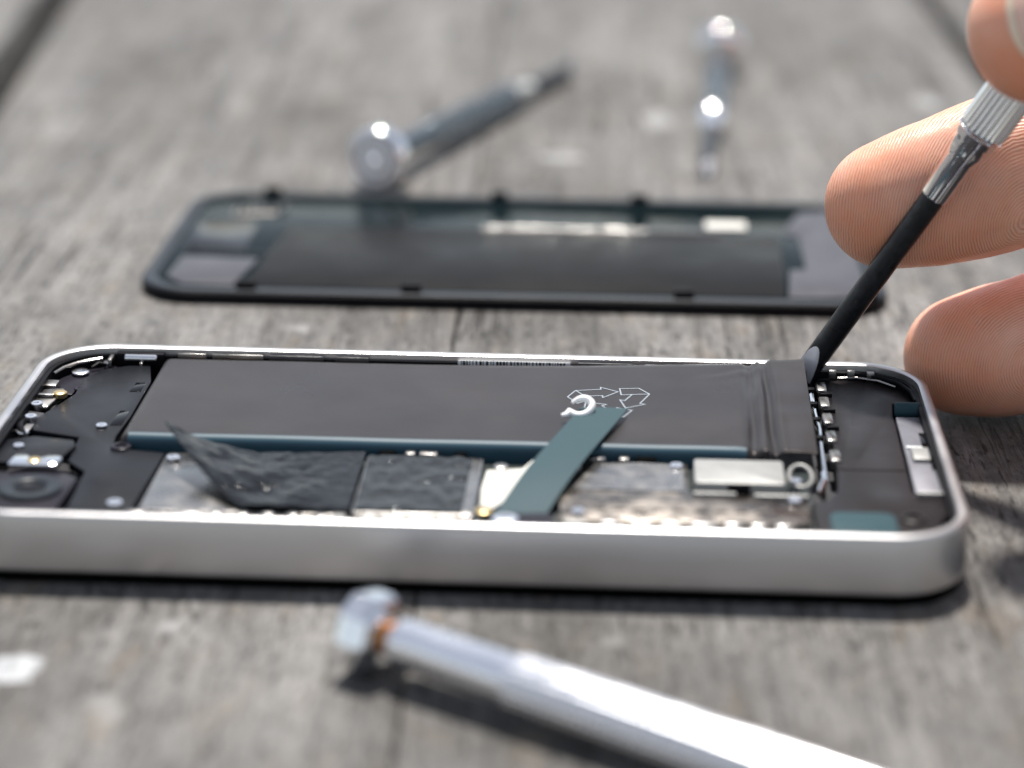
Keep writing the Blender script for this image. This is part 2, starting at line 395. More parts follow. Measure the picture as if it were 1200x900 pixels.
def battery_pouch():
    bm = bmesh.new(); x0, x1, y0, y1 = -42, 42, -2.7, 26.6; rings = []
    xs = [-42, -41.9, -41.6, -41.2, -40.5] + list(np.linspace(-39, 32, 48)) + list(np.linspace(32.4, 42, 52))
    ny = 30
    for x in xs:
        e = max(0, (-40.9 - x) / 1.1); rd = .95 * (1 - math.sqrt(max(0, 1 - e * e)))     # rounded left end
        tb = min(1, max(0, (x - 34.2) / 2.2)); tb = tb * tb * (3 - 2 * tb)
        ring = []
        cr = 1.0 * (1 - tb) + .14 * tb                                                      # edge radius
        for j in range(ny + 1):
            y = y0 + cr + (y1 - y0 - 2 * cr) * j / ny; ring.append((y, ztop(x, y) - rd))
        pts = []
        for j, (y, z) in enumerate(ring): pts.append((y, z))
        zr, zl = ring[-1][1], ring[0][1]
        for a in (30, 60, 90): pts.append((ring[-1][0] + cr * math.sin(R(a)), zr - cr * (1 - math.cos(R(a)))))
        bot = lambda zt: 3.5 * (1 - tb) + (zt - .34) * tb + (rd if tb == 0 else 0)
        pts.append((y1 - .0, bot(zr) + .1)); pts.append((y1 - .5, bot(zr)))
        for k in range(1, 6): pts.append((y1 - .5 + (y0 - y1 + 1) * k / 5, bot(zr + (zl - zr) * k / 5)))
        pts.append((y0, bot(zl) + .1))
        for a in (90, 60, 30): pts.append((ring[0][0] - cr * math.sin(R(a)), zl - cr * (1 - math.cos(R(a)))))
        rings.append([bm.verts.new((x, y, z)) for y, z in pts])
    n = len(rings[0])
    for a, b in zip(rings, rings[1:]):
        for i in range(n): bm.faces.new((a[i], a[(i + 1) % n], b[(i + 1) % n], b[i]))
    bm.faces.new(rings[0]); bm.faces.new(rings[-1][::-1])
    return bm
pouch = bm_obj('pouch', battery_pouch(), M['foil'], BAT)
pouch.data.set_sharp_from_angle(angle=R(70))
def sky_tint_f(u, v):
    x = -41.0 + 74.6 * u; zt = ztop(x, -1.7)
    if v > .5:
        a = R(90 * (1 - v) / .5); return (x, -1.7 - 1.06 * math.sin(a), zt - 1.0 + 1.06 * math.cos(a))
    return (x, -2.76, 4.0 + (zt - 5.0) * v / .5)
sheet('edge_sky_tint', sky_tint_f, 60, 16, .08, M['sky_tint'], BAT)  # added sheet that paints the bluish shade on the battery's front face
# recycling mark printed in outline: three folded arrows chasing each other
def ribbon(bm, pts, wd=.2, lift=.035, closed=True):
    n = len(pts); V = [Vector((*p, 0)) for p in pts]; A, B = [], []
    for i in range(n):
        p0, p1, p2 = V[i - 1 if (closed or i) else 0], V[i], V[(i + 1) % n if (closed or i < n - 1) else i]
        d1 = (p1 - p0).normalized(); d2 = (p2 - p1).normalized()
        if d1.length == 0: d1 = d2
        if d2.length == 0: d2 = d1
        t = (d1 + d2); t = t.normalized() if t.length > .1 else d2; nn = Vector((-t.y, t.x, 0))
        s_ = min(2.0, 1 / max(.4, abs(nn.dot(Vector((-d2.y, d2.x, 0))))))
        for s2, lst in ((1, A), (-1, B)):
            q = p1 + nn * wd / 2 * s_ * s2; lst.append(bm.verts.new((q.x, q.y, ztop(q.x, q.y) + lift)))
    for i in range(n if closed else n - 1):
        k = (i + 1) % n; bm.faces.new((A[i], A[k], B[k], B[i]))
def sub(poly, m_=4):
    out = []
    for a, b in zip(poly, poly[1:] + poly[:1]):
        for k in range(m_): out.append((a[0] + (b[0] - a[0]) * k / m_, a[1] + (b[1] - a[1]) * k / m_))
    return out
arrow = [(-1.8, 2.38), (-.85, 3.85), (.85, 3.85), (2.1, 1.87), (2.53, 2.12), (2.2, .19), (.37, .87), (.8, 1.11), (0, 2.5), (-.5, 1.63)]
for k in range(3):
    bm = bmesh.new(); a = R(-120 * k + 66); ca, sa = math.cos(a), math.sin(a)
    tr = lambda p: (17.0 + 1.38 * (p[0] * ca - p[1] * sa), 12.8 + 1.5 * (p[0] * sa + p[1] * ca))
    ribbon(bm, [tr(p) for p in sub(arrow)], .17)
    ribbon(bm, [tr(p) for p in [(.85, 3.85), (.4, 3.15), (0, 2.5)]], .18, .04, closed=False)
    o = bm_obj('recycling_arrow', bm, M['print'], BAT, smooth=False)

# pull tape folded over the front edge of the battery, its end curled up
def tape(u, v):
    # u across (0..1, 5.7 mm), v along
    k = v * 30.5
    x = 4.5 + 9.0 * (k / 30.5) + u * 5.8; y = -20.8 + k * .93
    if v < .5: z = 6.3 + 2.0 * (v / .5) ** 1.1 + .35 * math.sin(v / .5 * math.pi)
    else: z = 8.3 + (v - .5) * 1.3
    z += .1 * math.sin(u * math.pi)
    return (x, y, max(z, ztop(x, y) + .25 if y > -2.5 else 0))
tp = sheet('pull_tape', tape, 8, 40, .14, M['tab'], BAT)
ring_pts = []
for k in range(27):
    t = R(-150 + 300 * k / 26); q_ = 1.25 + .12 * math.sin(t * 2)
    ring_pts.append((13.5 + q_ * math.cos(t) * 1.1, 6.3 + q_ * math.sin(t) * .72, 9.55 + q_ * math.sin(t) * .62))
ring_pts = [(11.2, 5.1, 8.75), (11.8, 5.2, 8.85)] + ring_pts
tube('tape_ring', ring_pts, [.3, .42] + [.46] * 20 + [.42, .38, .34, .3, .26, .22, .18], M['white'], BAT, n=10)

# --- black board cover at the camera end
panel = [(-44.0, 26.6), (-46.7, 26.0), (-50.2, 24.0), (-51.6, 19.6), (-51.4, 14.6), (-53.0, 9.2), (-54.4, 5.0), (-53.6, 1.4), (-47.4, -.6), (-46.9, -8.6),
         (-44.2, -11.7), (-43.9, -20.6), (-43.8, -25.2), (-36.5, -25.0), (-36.0, -5.0), (-40.6, -4.2), (-42.6, -4.1), (-43.0, 0), (-42.6, 7), (-42.6, 20)]
BC = prism('board_cover', panel, 5.4, 6.55, M['boardcover'], PH, .14)
for (x, y, l, a) in ((-43.9, 17.6, 3.4, 92), (-43.8, 6.2, 5.2, 92)):
    prism('cover_slot', [(x - .75, y - l / 2), (x + .75, y - l / 2), (x + .7, y + l / 2), (x - .55, y + l / 2)], 6.35, 6.62, M['glass'], BC, .1)
lathe('screw_boss', [(0, 1.25), (.25, 1.25), (.32, 1.1), (.32, .7), (.1, .62)], M['flex'], BC, n=22, loc=(-41.6, -3.7, 6.5))
prism('corner_plate', [(-55.2, 16), (-52.0, 15.6), (-51.7, 20), (-50.2, 24.6), (-47.6, 26.4), (-49, 27.0), (-52.6, 25.4), (-55.0, 21.5)], 5.2, 6.1, M['flex'], PH, .15)
def screw(name, x, y, z, r, parent=PH, material=None):
    o = lathe('screw', [(-1.2, r * .55), (-.02, r * .55), (0, r * .92), (.08, r), (.28, r), (.36, r * .9), (.36, r * .42), (.2, r * .36)], material or M['satin'], parent, n=22, loc=(x, y, z))
    return o
screw('s', -52.6, 23.2, 6.25, 1.15); screw('s', -51.2, 16.9, 6.2, .8, material=M['flex']); screw('s', -54.6, 4.6, 6.9, .75)
screw('s', -49.6, 26.2, 6.6, .6); screw('s', -55.0, 9.2, 6.9, .8)
# brackets and connectors by the left wall
br = prism('antenna_bracket', [(-56.0, 9.4), (-53.6, 9.2), (-53.2, 12.4), (-52.4, 14.6), (-53.2, 16.2), (-55.6, 15.6)], 6.0, 6.75, M['shield'], PH, .15)
box('bracket_fold', -55.6, -53.6, 12.2, 12.9, 6.75, 7.25, M['shield'], br, .1)
lathe('coax_plug', [(0, .95), (.55, .95), (.7, .75), (.7, .3)], M['brass'], PH, n=20, loc=(-53.0, 13.3, 6.6))
box('battery_connector', -56.0, -54.2, 16.4, 18.6, 5.9, 7.0, M['shield'], PH, .2)
prism('headset_flex', [(-56.0, 1.0), (-54.0, 1.4), (-53.6, 7.6), (-56.0, 8.4)], 5.9, 6.5, M['floor'], PH, .15)
box('power_switch', -48.6, -42.2, 26.9, 27.9, 6.3, 7.9, M['plastic'], PH, .12)
lathe('switch_bar', [(0, .38), (.1, .5), (4.2, .5), (4.3, .38)], M['chrome'], PH, n=16, mtx=Matrix.Translation((-47.4, 26.7, 7.35)) @ Matrix.Rotation(R(90), 4, 'Y'))
box('switch_post', -49.4, -48.9, 25.2, 27.4, 5.9, 7.6, M['shield'], PH, .1)
box('switch_post', -45.3, -44.9, 25.8, 27.2, 5.9, 7.0, M['shield'], PH, .08)
tube('antenna_wire', [(-50.4, 26.6, 7.2), (-51.8, 26.0, 7.1), (-53.4, 24.8, 7.1), (-54.7, 23.0, 7.1), (-55.5, 20.6, 7.1)], .22, M['shield'], PH)
tube('antenna_wire', [(-49.6, 25.6, 6.7), (-50.6, 25.4, 7.0), (-51.4, 24.6, 6.6)], .2, M['plastic'], PH)

# --- camera module
CM = prism('camera_module', [(-56.1, -24.6), (-44.7, -24.6), (-44.4, -14.6), (-46.0, -13.1), (-56.1, -13.1)], 4.5, 6.9, M['floor'], PH, .25)
CM.data.materials[0] = M['flex']
lathe('lens_ring', [(0, 3.7), (.3, 3.7), (.5, 3.45), (.5, 2.5), (.42, 2.1), (.1, 1.75)], M['rimgrey'], CM, n=40, loc=(-49.0, -18.5, 6.88))
lathe('lens', [(0, 1.78), (.12, 1.7), (.2, 1.2), (.24, .4)], M['lens'], CM, n=32, loc=(-49.0, -18.5, 6.92))
cb = prism('camera_bracket', [(-55.8, -10.4), (-48.0, -9.6), (-46.9, -4.4), (-47.6, -2.6), (-52.6, -1.6), (-55.6, -3.0)], 6.3, 6.95, M['boardcover'], PH, .18)
prism('camera_clip', [(-53.2, -12.4), (-47.4, -12.2), (-47.2, -9.8), (-49, -9.2), (-49.6, -10.2), (-51.0, -10.2), (-51.5, -9.2), (-53.0, -9.4)], 6.8, 7.6, M['chrome'], PH, .2)
lathe('flash_lamp', [(0, .8), (.35, .8), (.45, .6), (.45, .2)], M['brass'], PH, n=20, loc=(-50.3, -11.2, 7.35))
screw('s', -54.4, -.3, 6.6, .7); screw('s', -53.6, -5.4, 6.9, .65)
tube('camera_flex', [(-53.8, -1.2, 6.4), (-54.8, .4, 7.1), (-55.4, 2.4, 6.8), (-55.3, 4.2, 6.5)], .42, M['plastic'], PH)
box('camera_flex_end', -56.1, -44.4, -26.4, -25.0, 4.5, 6.7, M['shield'], PH, .2)

# --- shields along the front side
box('circuit_board', -36, 41, -27, -3.2, 4.2, 5.5, M['board'], PH, .1)
prism('wifi_shield', rrect(-35.8, -12.2, -22.6, -4.6, .6, 4), 5.5, 6.45, M['shield'], PH, .15)
CS = prism('processor_shield', rrect(-11.6, 2.3, -22.4, -4.6, .5, 4), 5.5, 6.75, M['shield'], PH, .15)
def film(u, v):
    x = -11.3 + u * 12.2; y = -22.0 + v * 16.8
    return (x, y, 6.92 + .26 * nz3(x, y * .7, 0, 1.7) + .14 * abs(nz3(x + y * .5, y * .6, 4, .9)))
sheet('shield_film', film, 60, 70, .06, M['crinkle'], CS)
def flap(u, v):
    # u: 0 = stuck down at the right, 1 = lifted left edge; v: 0 = front, 1 = back
    xl = -24.0 - 11.2 * v ** .85; x = -11.9 + (xl + 11.9) * u
    y = -22.2 + 15.6 * v - 1.2 * v * u ** 2 + 2.4 * (1 - u) * v
    k = max(0, (u - .42) / .58)
    z = 6.95 + 4.6 * k ** 2.0 * (.04 + .96 * v ** 1.25)
    cz = .75 * nz3(x, y * .8, 2, 4.6) + .32 * abs(nz3(x + y * .4, y, 7, 2.6)) + (.75 * abs(nz3(x - y * .3, y * .7, 11, 2.4)) + .3 * nz3(x, y, 5, 1.1)) * max(0, 1 - u * 1.25)
    z += cz * .8 * math.sin(min(1, max(0, 1.15 - u)) * math.pi) 
    return (x, y, max(z, 6.62))
sheet('peeled_tape', flap, 80, 60, .16, M['flap'], PH)
# white sticker and screw beside the pull tape
prism('white_sticker', [(3.0, -22.2), (5.2, -18.2), (9.6, -5.2), (8.1, -4.7), (7.0, -7.6), (2.9, -8.4), (2.6, -14)], 6.4, 6.75, M['whitefilm'], PH, .08)
lathe('sticker_eyelet', [(0, .9), (.3, .9), (.4, .7), (.4, .4)], M['shield'], PH, n=22, loc=(4.5, -7.6, 6.7))
screw('s', 3.4, -21.6, 6.9, 1.05, material=M['brass']); screw('s', 5.9, -24.3, 7.1, 1.5)
prism('connector_flex', [(6.8, -25.4), (11.6, -25.2), (11.0, -20.4), (5.2, -20.2)], 6.2, 6.5, M['flex'], PH, .06)
GS = prism('radio_shield', [(12.0, -22.0), (40.0, -21.6), (40.6, -13.6), (26.8, -13.4), (26.5, -4.2), (11.0, -4.4)], 5.5, 6.55, M['gold'], PH, .16)
def dents(u, v):
    x = 12.4 + u * 13.6; y = -13.2 + v * 8.6
    return (x, y, 6.62 + .12 * nz3(x, y, 0, 2.6))
sheet('shield_label', dents, 30, 20, .06, M['shield'], GS)
SB = prism('vibration_motor', rrect(27.2, 37.7, -12.9, -5.4, .5, 4), 5.2, 7.75, M['tinbox'], PH, .22)
prism('motor_notch', [(31.0, -13.05), (33.6, -13.05), (33.6, -12.6), (31.0, -12.6)], 6.0, 7.6, M['plastic'], SB, .05)
tube('motor_ring', [(39.6 + 1.35 * math.cos(t), -9.2 + 2.6 * math.sin(t), 7.3 + .35 * math.sin(t)) for t in np.linspace(0, 2 * math.pi, 25)], .26, M['tinbox'], PH)
screw('s', 39.0, -10.9, 7.2, .6)
box('shield_rail', 27.0, 32.0, -14.3, -13.6, 6.3, 6.95, M['tinbox'], PH, .15)
box('shield_rail', 34.0, 40.3, -14.5, -13.8, 6.3, 6.95, M['tinbox'], PH, .15)
# row of grounding tabs just inside the front wall
tabs = [(-35.5, 2.2), (-29.7, 3.4), (-26.5, 1.6), (-23.5, 1.6), (-20.6, 1.5), (-17.8, 1.5), (-14.6, 1.5), (-12.7, 1.7), (-9.3, 1.7), (-6.8, 2.5), (-3.3, 2.5), (-.8, 2.2),
        (13.7, 2.7), (17.6, 2.5), (21.1, 2.4), (24.4, 2.4), (28.0, 3.2), (31.4, 2.4), (34.2, 2.2), (37.0, 2.3)]
for i, (x, wd) in enumerate(tabs):
    y = -24.9 + .016 * (x + 36)
    box('grounding_tab', x - wd / 2, x + wd / 2, y - .7, y + .6, 5.5, 7.3 + .1 * random.random(), M['tinbox'] if x > -14 and x < 14 else M['shield'], PH, .35)

for x, y, z, r in ((-38.6, -21.4, 6.55, .9), (-45.4, 3.0, 6.55, .7), (13.2, -5.7, 6.62, .8), (25.2, -5.6, 6.62, .8), (38.6, -15.4, 6.6, .75), (14.0, -20.2, 6.56, .75), (-34.6, -7.0, 6.5, .8)):
    screw('s', x, y, z, r)
for i, (x, wd) in enumerate(((-9.4, 1.8), (-6.6, 1.2), (-4.4, 2.2), (-.6, 1.4), (15.8, 2.0), (19.0, 1.2), (21.6, 2.4))):
    box('small_chip', x - wd / 2, x + wd / 2, -4.1, -3.1, 5.5, 6.9, M['shield'] if i % 3 else M['blackedge'], PH, .12)
for i in range(9): box('shield_vent', 15.6 + 2.3 * i, 17.0 + 2.3 * i, -19.0, -18.55, 6.5, 6.58, M['blackedge'], GS, .02)
# --- loudspeaker box at the right end
spk = [(44.6, 27.2), (49.4, 27.3), (53.2, 25.4), (55.2, 22.0), (55.7, 18.6), (52.9, 18.2), (52.6, 13.6), (52.4, -11.4), (55.9, -11.6), (55.8, -17.6),
       (53.6, -23.6), (50.6, -26.6), (40.6, -26.6), (40.6, -15.2), (42.4, -14.4), (43.8, -11.5), (44.2, -5)]
SP = prism('speaker_box', spk, 4.6, 6.6, M['speaker'], PH, .2)
box('seam_line', 44.3, 52.3, -4.9, -4.75, 6.55, 6.66, M['glass'], SP, .03)
prism('foam_pad', rrect(42.2, 49.6, -25.9, -18.6, 1.4, 5), 6.6, 6.95, M['tab'], SP, .15)
lathe('pad_boss', [(0, 1.5), (.2, 1.5), (.32, 1.3), (.32, .9), (.1, .8)], M['speaker'], SP, n=24, loc=(51.6, -19.6, 6.6))
# contact springs between the battery and the speaker
for y in (24.0, 18.2, 12.2, 6.0, -.6): box('contact_spring', 43.6, 44.9, y - 2.0, y + 1.4, 5.6, 6.95, M['shield'], PH, .25)
for y in (25.6, 20.0, 14.2, 8.0): box('spring_gap', 43.9, 45.4, y + .2, y + .62, 6.5, 7.05, M['plastic'], PH, .05)
tube('antenna_cable', [(42.9, 25.6, 6.2), (42.8, 20, 6.5), (42.75, 14, 6.4), (42.9, 8, 6.6), (42.7, 2, 6.4), (42.6, -3, 6.5), (42.5, -8, 6.3), (41.6, -12, 6.2)], .36, M['chrome'], PH)
for y in (22, 16.6, 11, 4.6): box('cable_clip', 42.35, 43.3, y, y + .9, 5.6, 7.0, M['plastic'], PH, .1)
# dock connector strip
DS = prism('dock_strip', [(52.8, 13.2), (56.1, 13.3), (56.1, -12.0), (52.7, -12.0)], 5.0, 6.75, M['covergrey'], PH, .15)
DS.data.materials[0] = M['striptin']
box('strip_edge', 52.75, 56.1, -12.7, -12.05, 5.6, 7.05, M['tinbox'], PH, .15)
box('strip_contact', 53.4, 55.7, -2.4, 1.6, 6.75, 7.25, M['tinbox'], DS, .2)
box('strip_cutout', 55.0, 56.15, 1.9, 7.4, 6.5, 6.85, M['glass'], DS, .05)
box('strip_cutout', 55.4, 56.15, -4.6, 1.8, 6.9, 7.32, M['glass'], DS, .05)
box('strip_ridge', 53.0, 55.0, 2.0, 2.5, 6.75, 7.0, M['white'], DS, .1)
lathe('dock_roller', [(0, .95), (.15, 1.1), (3.0, 1.1), (3.15, .95)], M['tab'], PH, n=24, mtx=Matrix.Translation((52.9, 15.6, 6.7)) @ Matrix.Rotation(R(90), 4, 'Y'))
tube('corner_gasket', [(46.0, 27.55, 7.3), (49.2, 27.5, 7.3), (52.2, 26.2, 7.3), (54.3, 24.2, 7.3), (55.5, 21.2, 7.3), (55.75, 17.6, 7.3)], .28, M['plastic'], PH)
tube('corner_wire', [(46.6, 26.8, 6.9), (49.0, 26.9, 7.0), (51.8, 25.8, 7.0), (53.8, 23.6, 7.0)], .13, M['shield'], PH)
for x, y in ((45.4, 27.3), (47.8, 27.35), (50.3, 26.9)): box('corner_clip', x, x + 1.0, y - .4, y + .3, 6.6, 7.9, M['shield'], PH, .1)

# --- label with a barcode and clips on the back wall
LB = box('barcode_label', -3.2, 11.6, 27.25, 27.38, 6.9, 7.95, M['white'], PH, .02)
xx = -2.8
while xx < 11.2:
    b = random.choice((.12, .2, .3)); box('bar', xx, xx + b, 27.21, 27.26, 7.0, 7.9, M['glass'], LB, 0); xx += b + random.choice((.14, .2, .3))
for x0, x1 in ((-40.4, -36.6), (-35.8, -29.0), (-28.2, -21.0), (-19.4, -15.0), (12.6, 20.0), (21.4, 30.0)):
    box('wall_clip', x0, x1, 27.15, 27.38, 7.1, 8.0, M['shield'] if x0 < -30 else M['floor'], PH, .06)

# ------------------------------------------------------------------ removed back cover
CV = thing('back_cover', 'black phone back cover lying upside down behind the phone', 'phone cover', (4.15, 102.57, 0), -0.0276)
prism('cover_glass', rrect(-57.5, 57.5, -29.2, 29.2, 9, 14), .02, 1.74, M['plastic'], CV, .2)
def cov_ring():
    bm = bmesh.new()
    lv = [(.5, 1.75), (.3, 1.86), (.4, 2.0), (.6, 2.07), (2.2, 2.07), (2.4, 2.0), (2.4, 1.25), (1.2, 1.25), (1.2, 1.75)]
    L_ = [[bm.verts.new((x, y, z)) for x, y in rrect(-57.5 + i, 57.5 - i, -29.2 + i, 29.2 - i, 9 - i, 14)] for i, z in lv]
    n = len(L_[0]); L_.append(L_[0])
    for a, b in zip(L_, L_[1:]):
        for i in range(n): bm.faces.new((a[i], a[(i + 1) % n], b[(i + 1) % n], b[i]))
    return bm
bm_obj('cover_rim', cov_ring(), M['rimgrey'], CV)
prism('cover_lining', rrect(-55.0, 55.0, -26.7, 26.7, 6.4, 8), 1.745, 1.80, M['coverdark'], CV, .06)
prism('end_moulding', [(46.6, 22.6), (52.4, 24.6), (54.2, 21), (54.4, -20), (52.2, -24.8), (42.2, -25.6), (43.2, -11.2), (45.8, -10.6), (45.6, 8.0), (43.4, 9.0), (44.4, 14.6)], 1.8, 1.95, M['covergrey'], CV, .08)
prism('corner_moulding', [(-53.0, -10.2), (-40.8, -11.0), (-42.6, -25.4), (-50.4, -25.2), (-53.6, -21)], 1.8, 1.95, M['covergrey'], CV, .08)
prism('camera_opening', rrect(-53.8, -43.6, -8.4, 10.6, 2.4, 5), 1.8, 1.86, M['glass'], CV, .05)
prism('graphite_sheet', [(-41.0, -25.6), (41.6, -25.6), (42.4, -12), (42.2, 8.4), (-5, 8.6), (-38.6, 8.0)], 1.8, 1.9, M['covermatte'], CV, .05)
def glint(x0, x1, amp):
    return lambda u, v: (x0 + (x1 - x0) * u, 8.9 + .9 * v, 1.98 + .18 * math.sin(v * math.pi) + amp * nz3(x0 + (x1 - x0) * u, v * 2, 0, .9))
sheet('foil_strip', glint(-6.5, 20.5, .22), 90, 8, .08, M['sparkle'], CV)
sheet('foil_strip', glint(21.0, 33.0, .12), 50, 6, .08, M['covergrey'], CV)
box('white_label', 30.6, 37.4, 11.6, 16.2, 1.8, 1.95, M['whitefilm'], CV, .1)
prism('contact_patch', [(-49.0, 14.0), (-41.6, 15.4), (-40.4, 21.8), (-46.6, 22.6), (-49.4, 19.6)], 1.8, 1.86, M['gold'], CV, .04)
for i in range(6): box('contact_strip', -48.6 + i * 1.3, -47.8 + i * 1.3, 15.2 + .4 * i, 20.8, 1.86, 1.9, M['coverdark'], CV, .03)
for i in range(11): disc('embossed_dot', -50.4 + i * 1.15, -7.0 - .06 * i, 1.86, 1.98, .36, M['covergrey'], CV, 10)
for x in (-40.2, -15.0, 26.3, 54.0):
    y = -27.3 if x < 50 else -25.6
    c = box('edge_clip', x - 1.5, x + 1.5, y - .5, y + .9, 2.0, 3.3, M['plastic'], CV, .18)
for x in (-44.0, -4.6, 19.6):
    c = box('edge_clip', x - 1.5, x + 1.5, 26.9, 28.2, 2.0, 3.2, M['plastic'], CV, .18)
box('edge_clip', 52.6, 55.4, 24.6, 25.9, 2.0, 3.2, M['plastic'], CV, .18)

# ------------------------------------------------------------------ screwdrivers
def axis_matrix(tip, end, spin=0):
    z = (Vector(end) - Vector(tip)).normalized(); x = Vector((0, -1, 0)) - z * Vector((0, -1, 0)).dot(z); x.normalize(); y = z.cross(x)
    mm = Matrix((x, y, z)).transposed().to_4x4() @ Matrix.Rotation(spin, 4, 'Z'); mm.translation = Vector(tip) * S; return mm
def screwdriver(label, tip, end, L_, shaft_l=27, spin=0, r_h=3.0, r_c=4.75, r_s=1.55, body='chrome', wide=True, cap_mat='chrome', nfl=24, facets=48):
    o = thing('screwdriver', label, 'screwdriver', group='precision screwdrivers', matrix=axis_matrix(tip, end, spin))
    # blade ground flat on both sides out of the round black shaft
    bm = bmesh.new()
    bmesh.ops.create_cone(bm, cap_ends=True, segments=32, radius1=r_s, radius2=r_s, depth=6.5, matrix=Matrix.Translation((0, 0, 3.25)))
    ta = R(14)
    for sg in (1, -1):
        res = bmesh.ops.bisect_plane(bm, geom=bm.verts[:] + bm.edges[:] + bm.faces[:], plane_co=(.2 * sg, 0, 0), plane_no=(sg * math.cos(ta), 0, -math.sin(ta)), clear_outer=True)
        ed = [e for e in res['geom_cut'] if isinstance(e, bmesh.types.BMEdge)]
        for f in bmesh.ops.edgeloop_fill(bm, edges=ed)['faces']: f.material_index = 1
    bl = bm_obj('blade', bm, M['blackmetal'], o); bl.data.materials.append(M['steel'])
    s0 = shaft_l
    lathe('shaft', [(6.5, r_s), (6.6, r_s), (s0 - .2, r_s), (s0 + 2, r_s)], M['blackmetal'], o, n=28)
    lathe('ferrule', [(s0 - .1, 1.6), (s0, 1.86), (s0 + .25, 1.92), (s0 + 5.9, 2.0), (s0 + 6.0, 2.06), (s0 + 7.5, 2.36), (s0 + 9.0, 2.66), (s0 + 9.1, 2.74), (s0 + 9.9, 2.76), (s0 + 10.2, r_h)], M['chrome'], o, n=36)
    hs, he = s0 + 10.2, L_ - 5.4
    if wide:
        lathe('handle', [(hs, r_h * .93), (hs + .5, r_h, .05), (hs + 1.0, r_h + .1, .42), (he - 20, r_h + .1, .42), (he - 19.4, r_h + .05, .05), (he - 19, r_h * .93), (he - 1.2, r_h * .93), (he - .4, r_h * .8), (he, r_h * .55)], M[body], o, n=nfl * 8, flutes=nfl)
    else:
        lathe('handle', [(hs, r_h * .93), (hs + .8, r_h + .1, .16), (he - 15.4, r_h + .1, .16), (he - 15.0, r_h), (he - 14.6, r_h * .95), (he - 1.2, r_h * .92), (he - .4, r_h * .8), (he, r_h * .5)], M[body], o, n=nfl * 8, flutes=nfl)
    lathe('collar', [(he - .3, 1.9), (he + 1.6, 1.9)], M['orange'], o, n=24)
    cap = lathe('swivel_cap', [(he + .7, 2.0), (he + .8, r_c * .70), (he + 1.3, r_c * .90), (he + 2.0, r_c), (L_ - 1.5, r_c), (L_ - .7, r_c * .97), (L_ - .3, r_c * .90), (L_ - .5, r_c * .86)], M[cap_mat], o, n=facets, smooth=facets > 20)
    lathe('cap_face', [(L_ - .6, r_c * .85), (L_ - .25, r_c * .82), (L_ - .15, r_c * .66), (L_ - .35, r_c * .64), (L_ - .35, r_c * .54), (L_ - .15, r_c * .52), (L_ + .02, r_c * .3), (L_ + .06, r_c * .06)], M['capface'], cap, n=40)
    lathe('cap_groove', [(L_ - .36, r_c * .645), (L_ - .24, r_c * .645), (L_ - .24, r_c * .535), (L_ - .36, r_c * .535)], M['blackedge'], cap, n=40, caps=False)
    return o
held = screwdriver('screwdriver held by the fingers, its black shaft prying at the battery corner', (43.0, 26.8, 6.6), (65.7, 15.2, 48.6), 96, 31.2, spin=R(-40))
screwdriver('satin silver screwdriver in front of the phone, cut off by the lower picture edge', (85.8, -110.3, 1.9), (-9.9, -46.4, 4.4), 115.1, body='satin', r_h=2.8, wide=False, r_c=4.3, nfl=22, facets=9)
screwdriver('screwdriver lying behind the back cover with its round cap towards the viewer', (13.2, 239.0, 1.65), (-22.4, 142.5, 5.5), 103, r_h=2.5, r_c=5.5, body='darkchrome')
screwdriver('farthest screwdriver, lying with its tip towards the viewer and cap pointing away', (37.0, 152.0, 1.65), (45.6, 247.0, 5.2), 95.5, r_h=2.2, r_c=5.2, body='darkchrome')

# ------------------------------------------------------------------ the hand
def ellip(bm, c, r, sub=2):
    """c centre, r = (3 radii), basis columns"""
    mtx = Matrix.Translation(c) @ r
    bmesh.ops.create_icosphere(bm, subdivisions=sub, radius=1, matrix=mtx)
def catmull(P, n):
    out = []
    for i in range(len(P) - 1):
        p0, p1, p2, p3 = P[max(i - 1, 0)], P[i], P[i + 1], P[min(i + 2, len(P) - 1)]
        for k in range(n):
            t = k / n; out.append(.5 * ((2 * p1) + (-p0 + p2) * t + (2 * p0 - 5 * p1 + 4 * p2 - p3) * t * t + (-p0 + 3 * p1 - 3 * p2 + p3) * t ** 3))
    out.append(P[-1]); return out
hb = bmesh.new()
def limb(keys, pad, flat=.86, n=14, sub=2):
    """keys: (x,y,z,r); pad = direction the pad faces (flattened along it)"""
    K = [np.array(k, float) for k in keys]; pts = catmull(K, n)
    for i, q in enumerate(pts):
        a, b = pts[max(i - 1, 0)], pts[min(i + 1, len(pts) - 1)]
        d = Vector(b[:3] - a[:3]).normalized(); nn = Vector(pad); nn = (nn - d * nn.dot(d)).normalized(); s_ = d.cross(nn)
        r = q[3]; B = Matrix((d * r, s_ * r, nn * r * flat)).transposed().to_4x4()
        ellip(hb, Vector(q[:3]), B, 4 if i < 2 else (3 if i < 22 else sub))
PADI = (-.12, -1, .12)
idx = [(53.2, 29.0, 29.4, 8.4), (56.9, 28.9, 30.5, 9.2), (60.9, 29.0, 31.6, 9.9), (65.4, 29.5, 33.0, 10.4), (71, 31.0, 34.6, 10.5), (78, 33.8, 36.6, 10.0), (89, 39, 40.4, 9.8), (102, 45.5, 45, 10.3), (112, 49, 49, 10.4), (124, 50, 54, 10.6), (140, 48, 58, 11.5), (152, 46, 60, 12)]
mid = [(64.6, 30.8, 8.4, 8.1), (68, 30.8, 9.0, 8.9), (72, 31.3, 9.7, 9.4), (77, 32.7, 10.8, 9.7), (84, 36, 12.4, 9.6), (93, 41, 14.8, 9.5), (104, 48.0, 19.5, 10.0), (113, 52, 24.5, 10.4), (126, 53, 32, 10.6), (142, 51, 39, 11.5), (156, 48, 43, 12)]
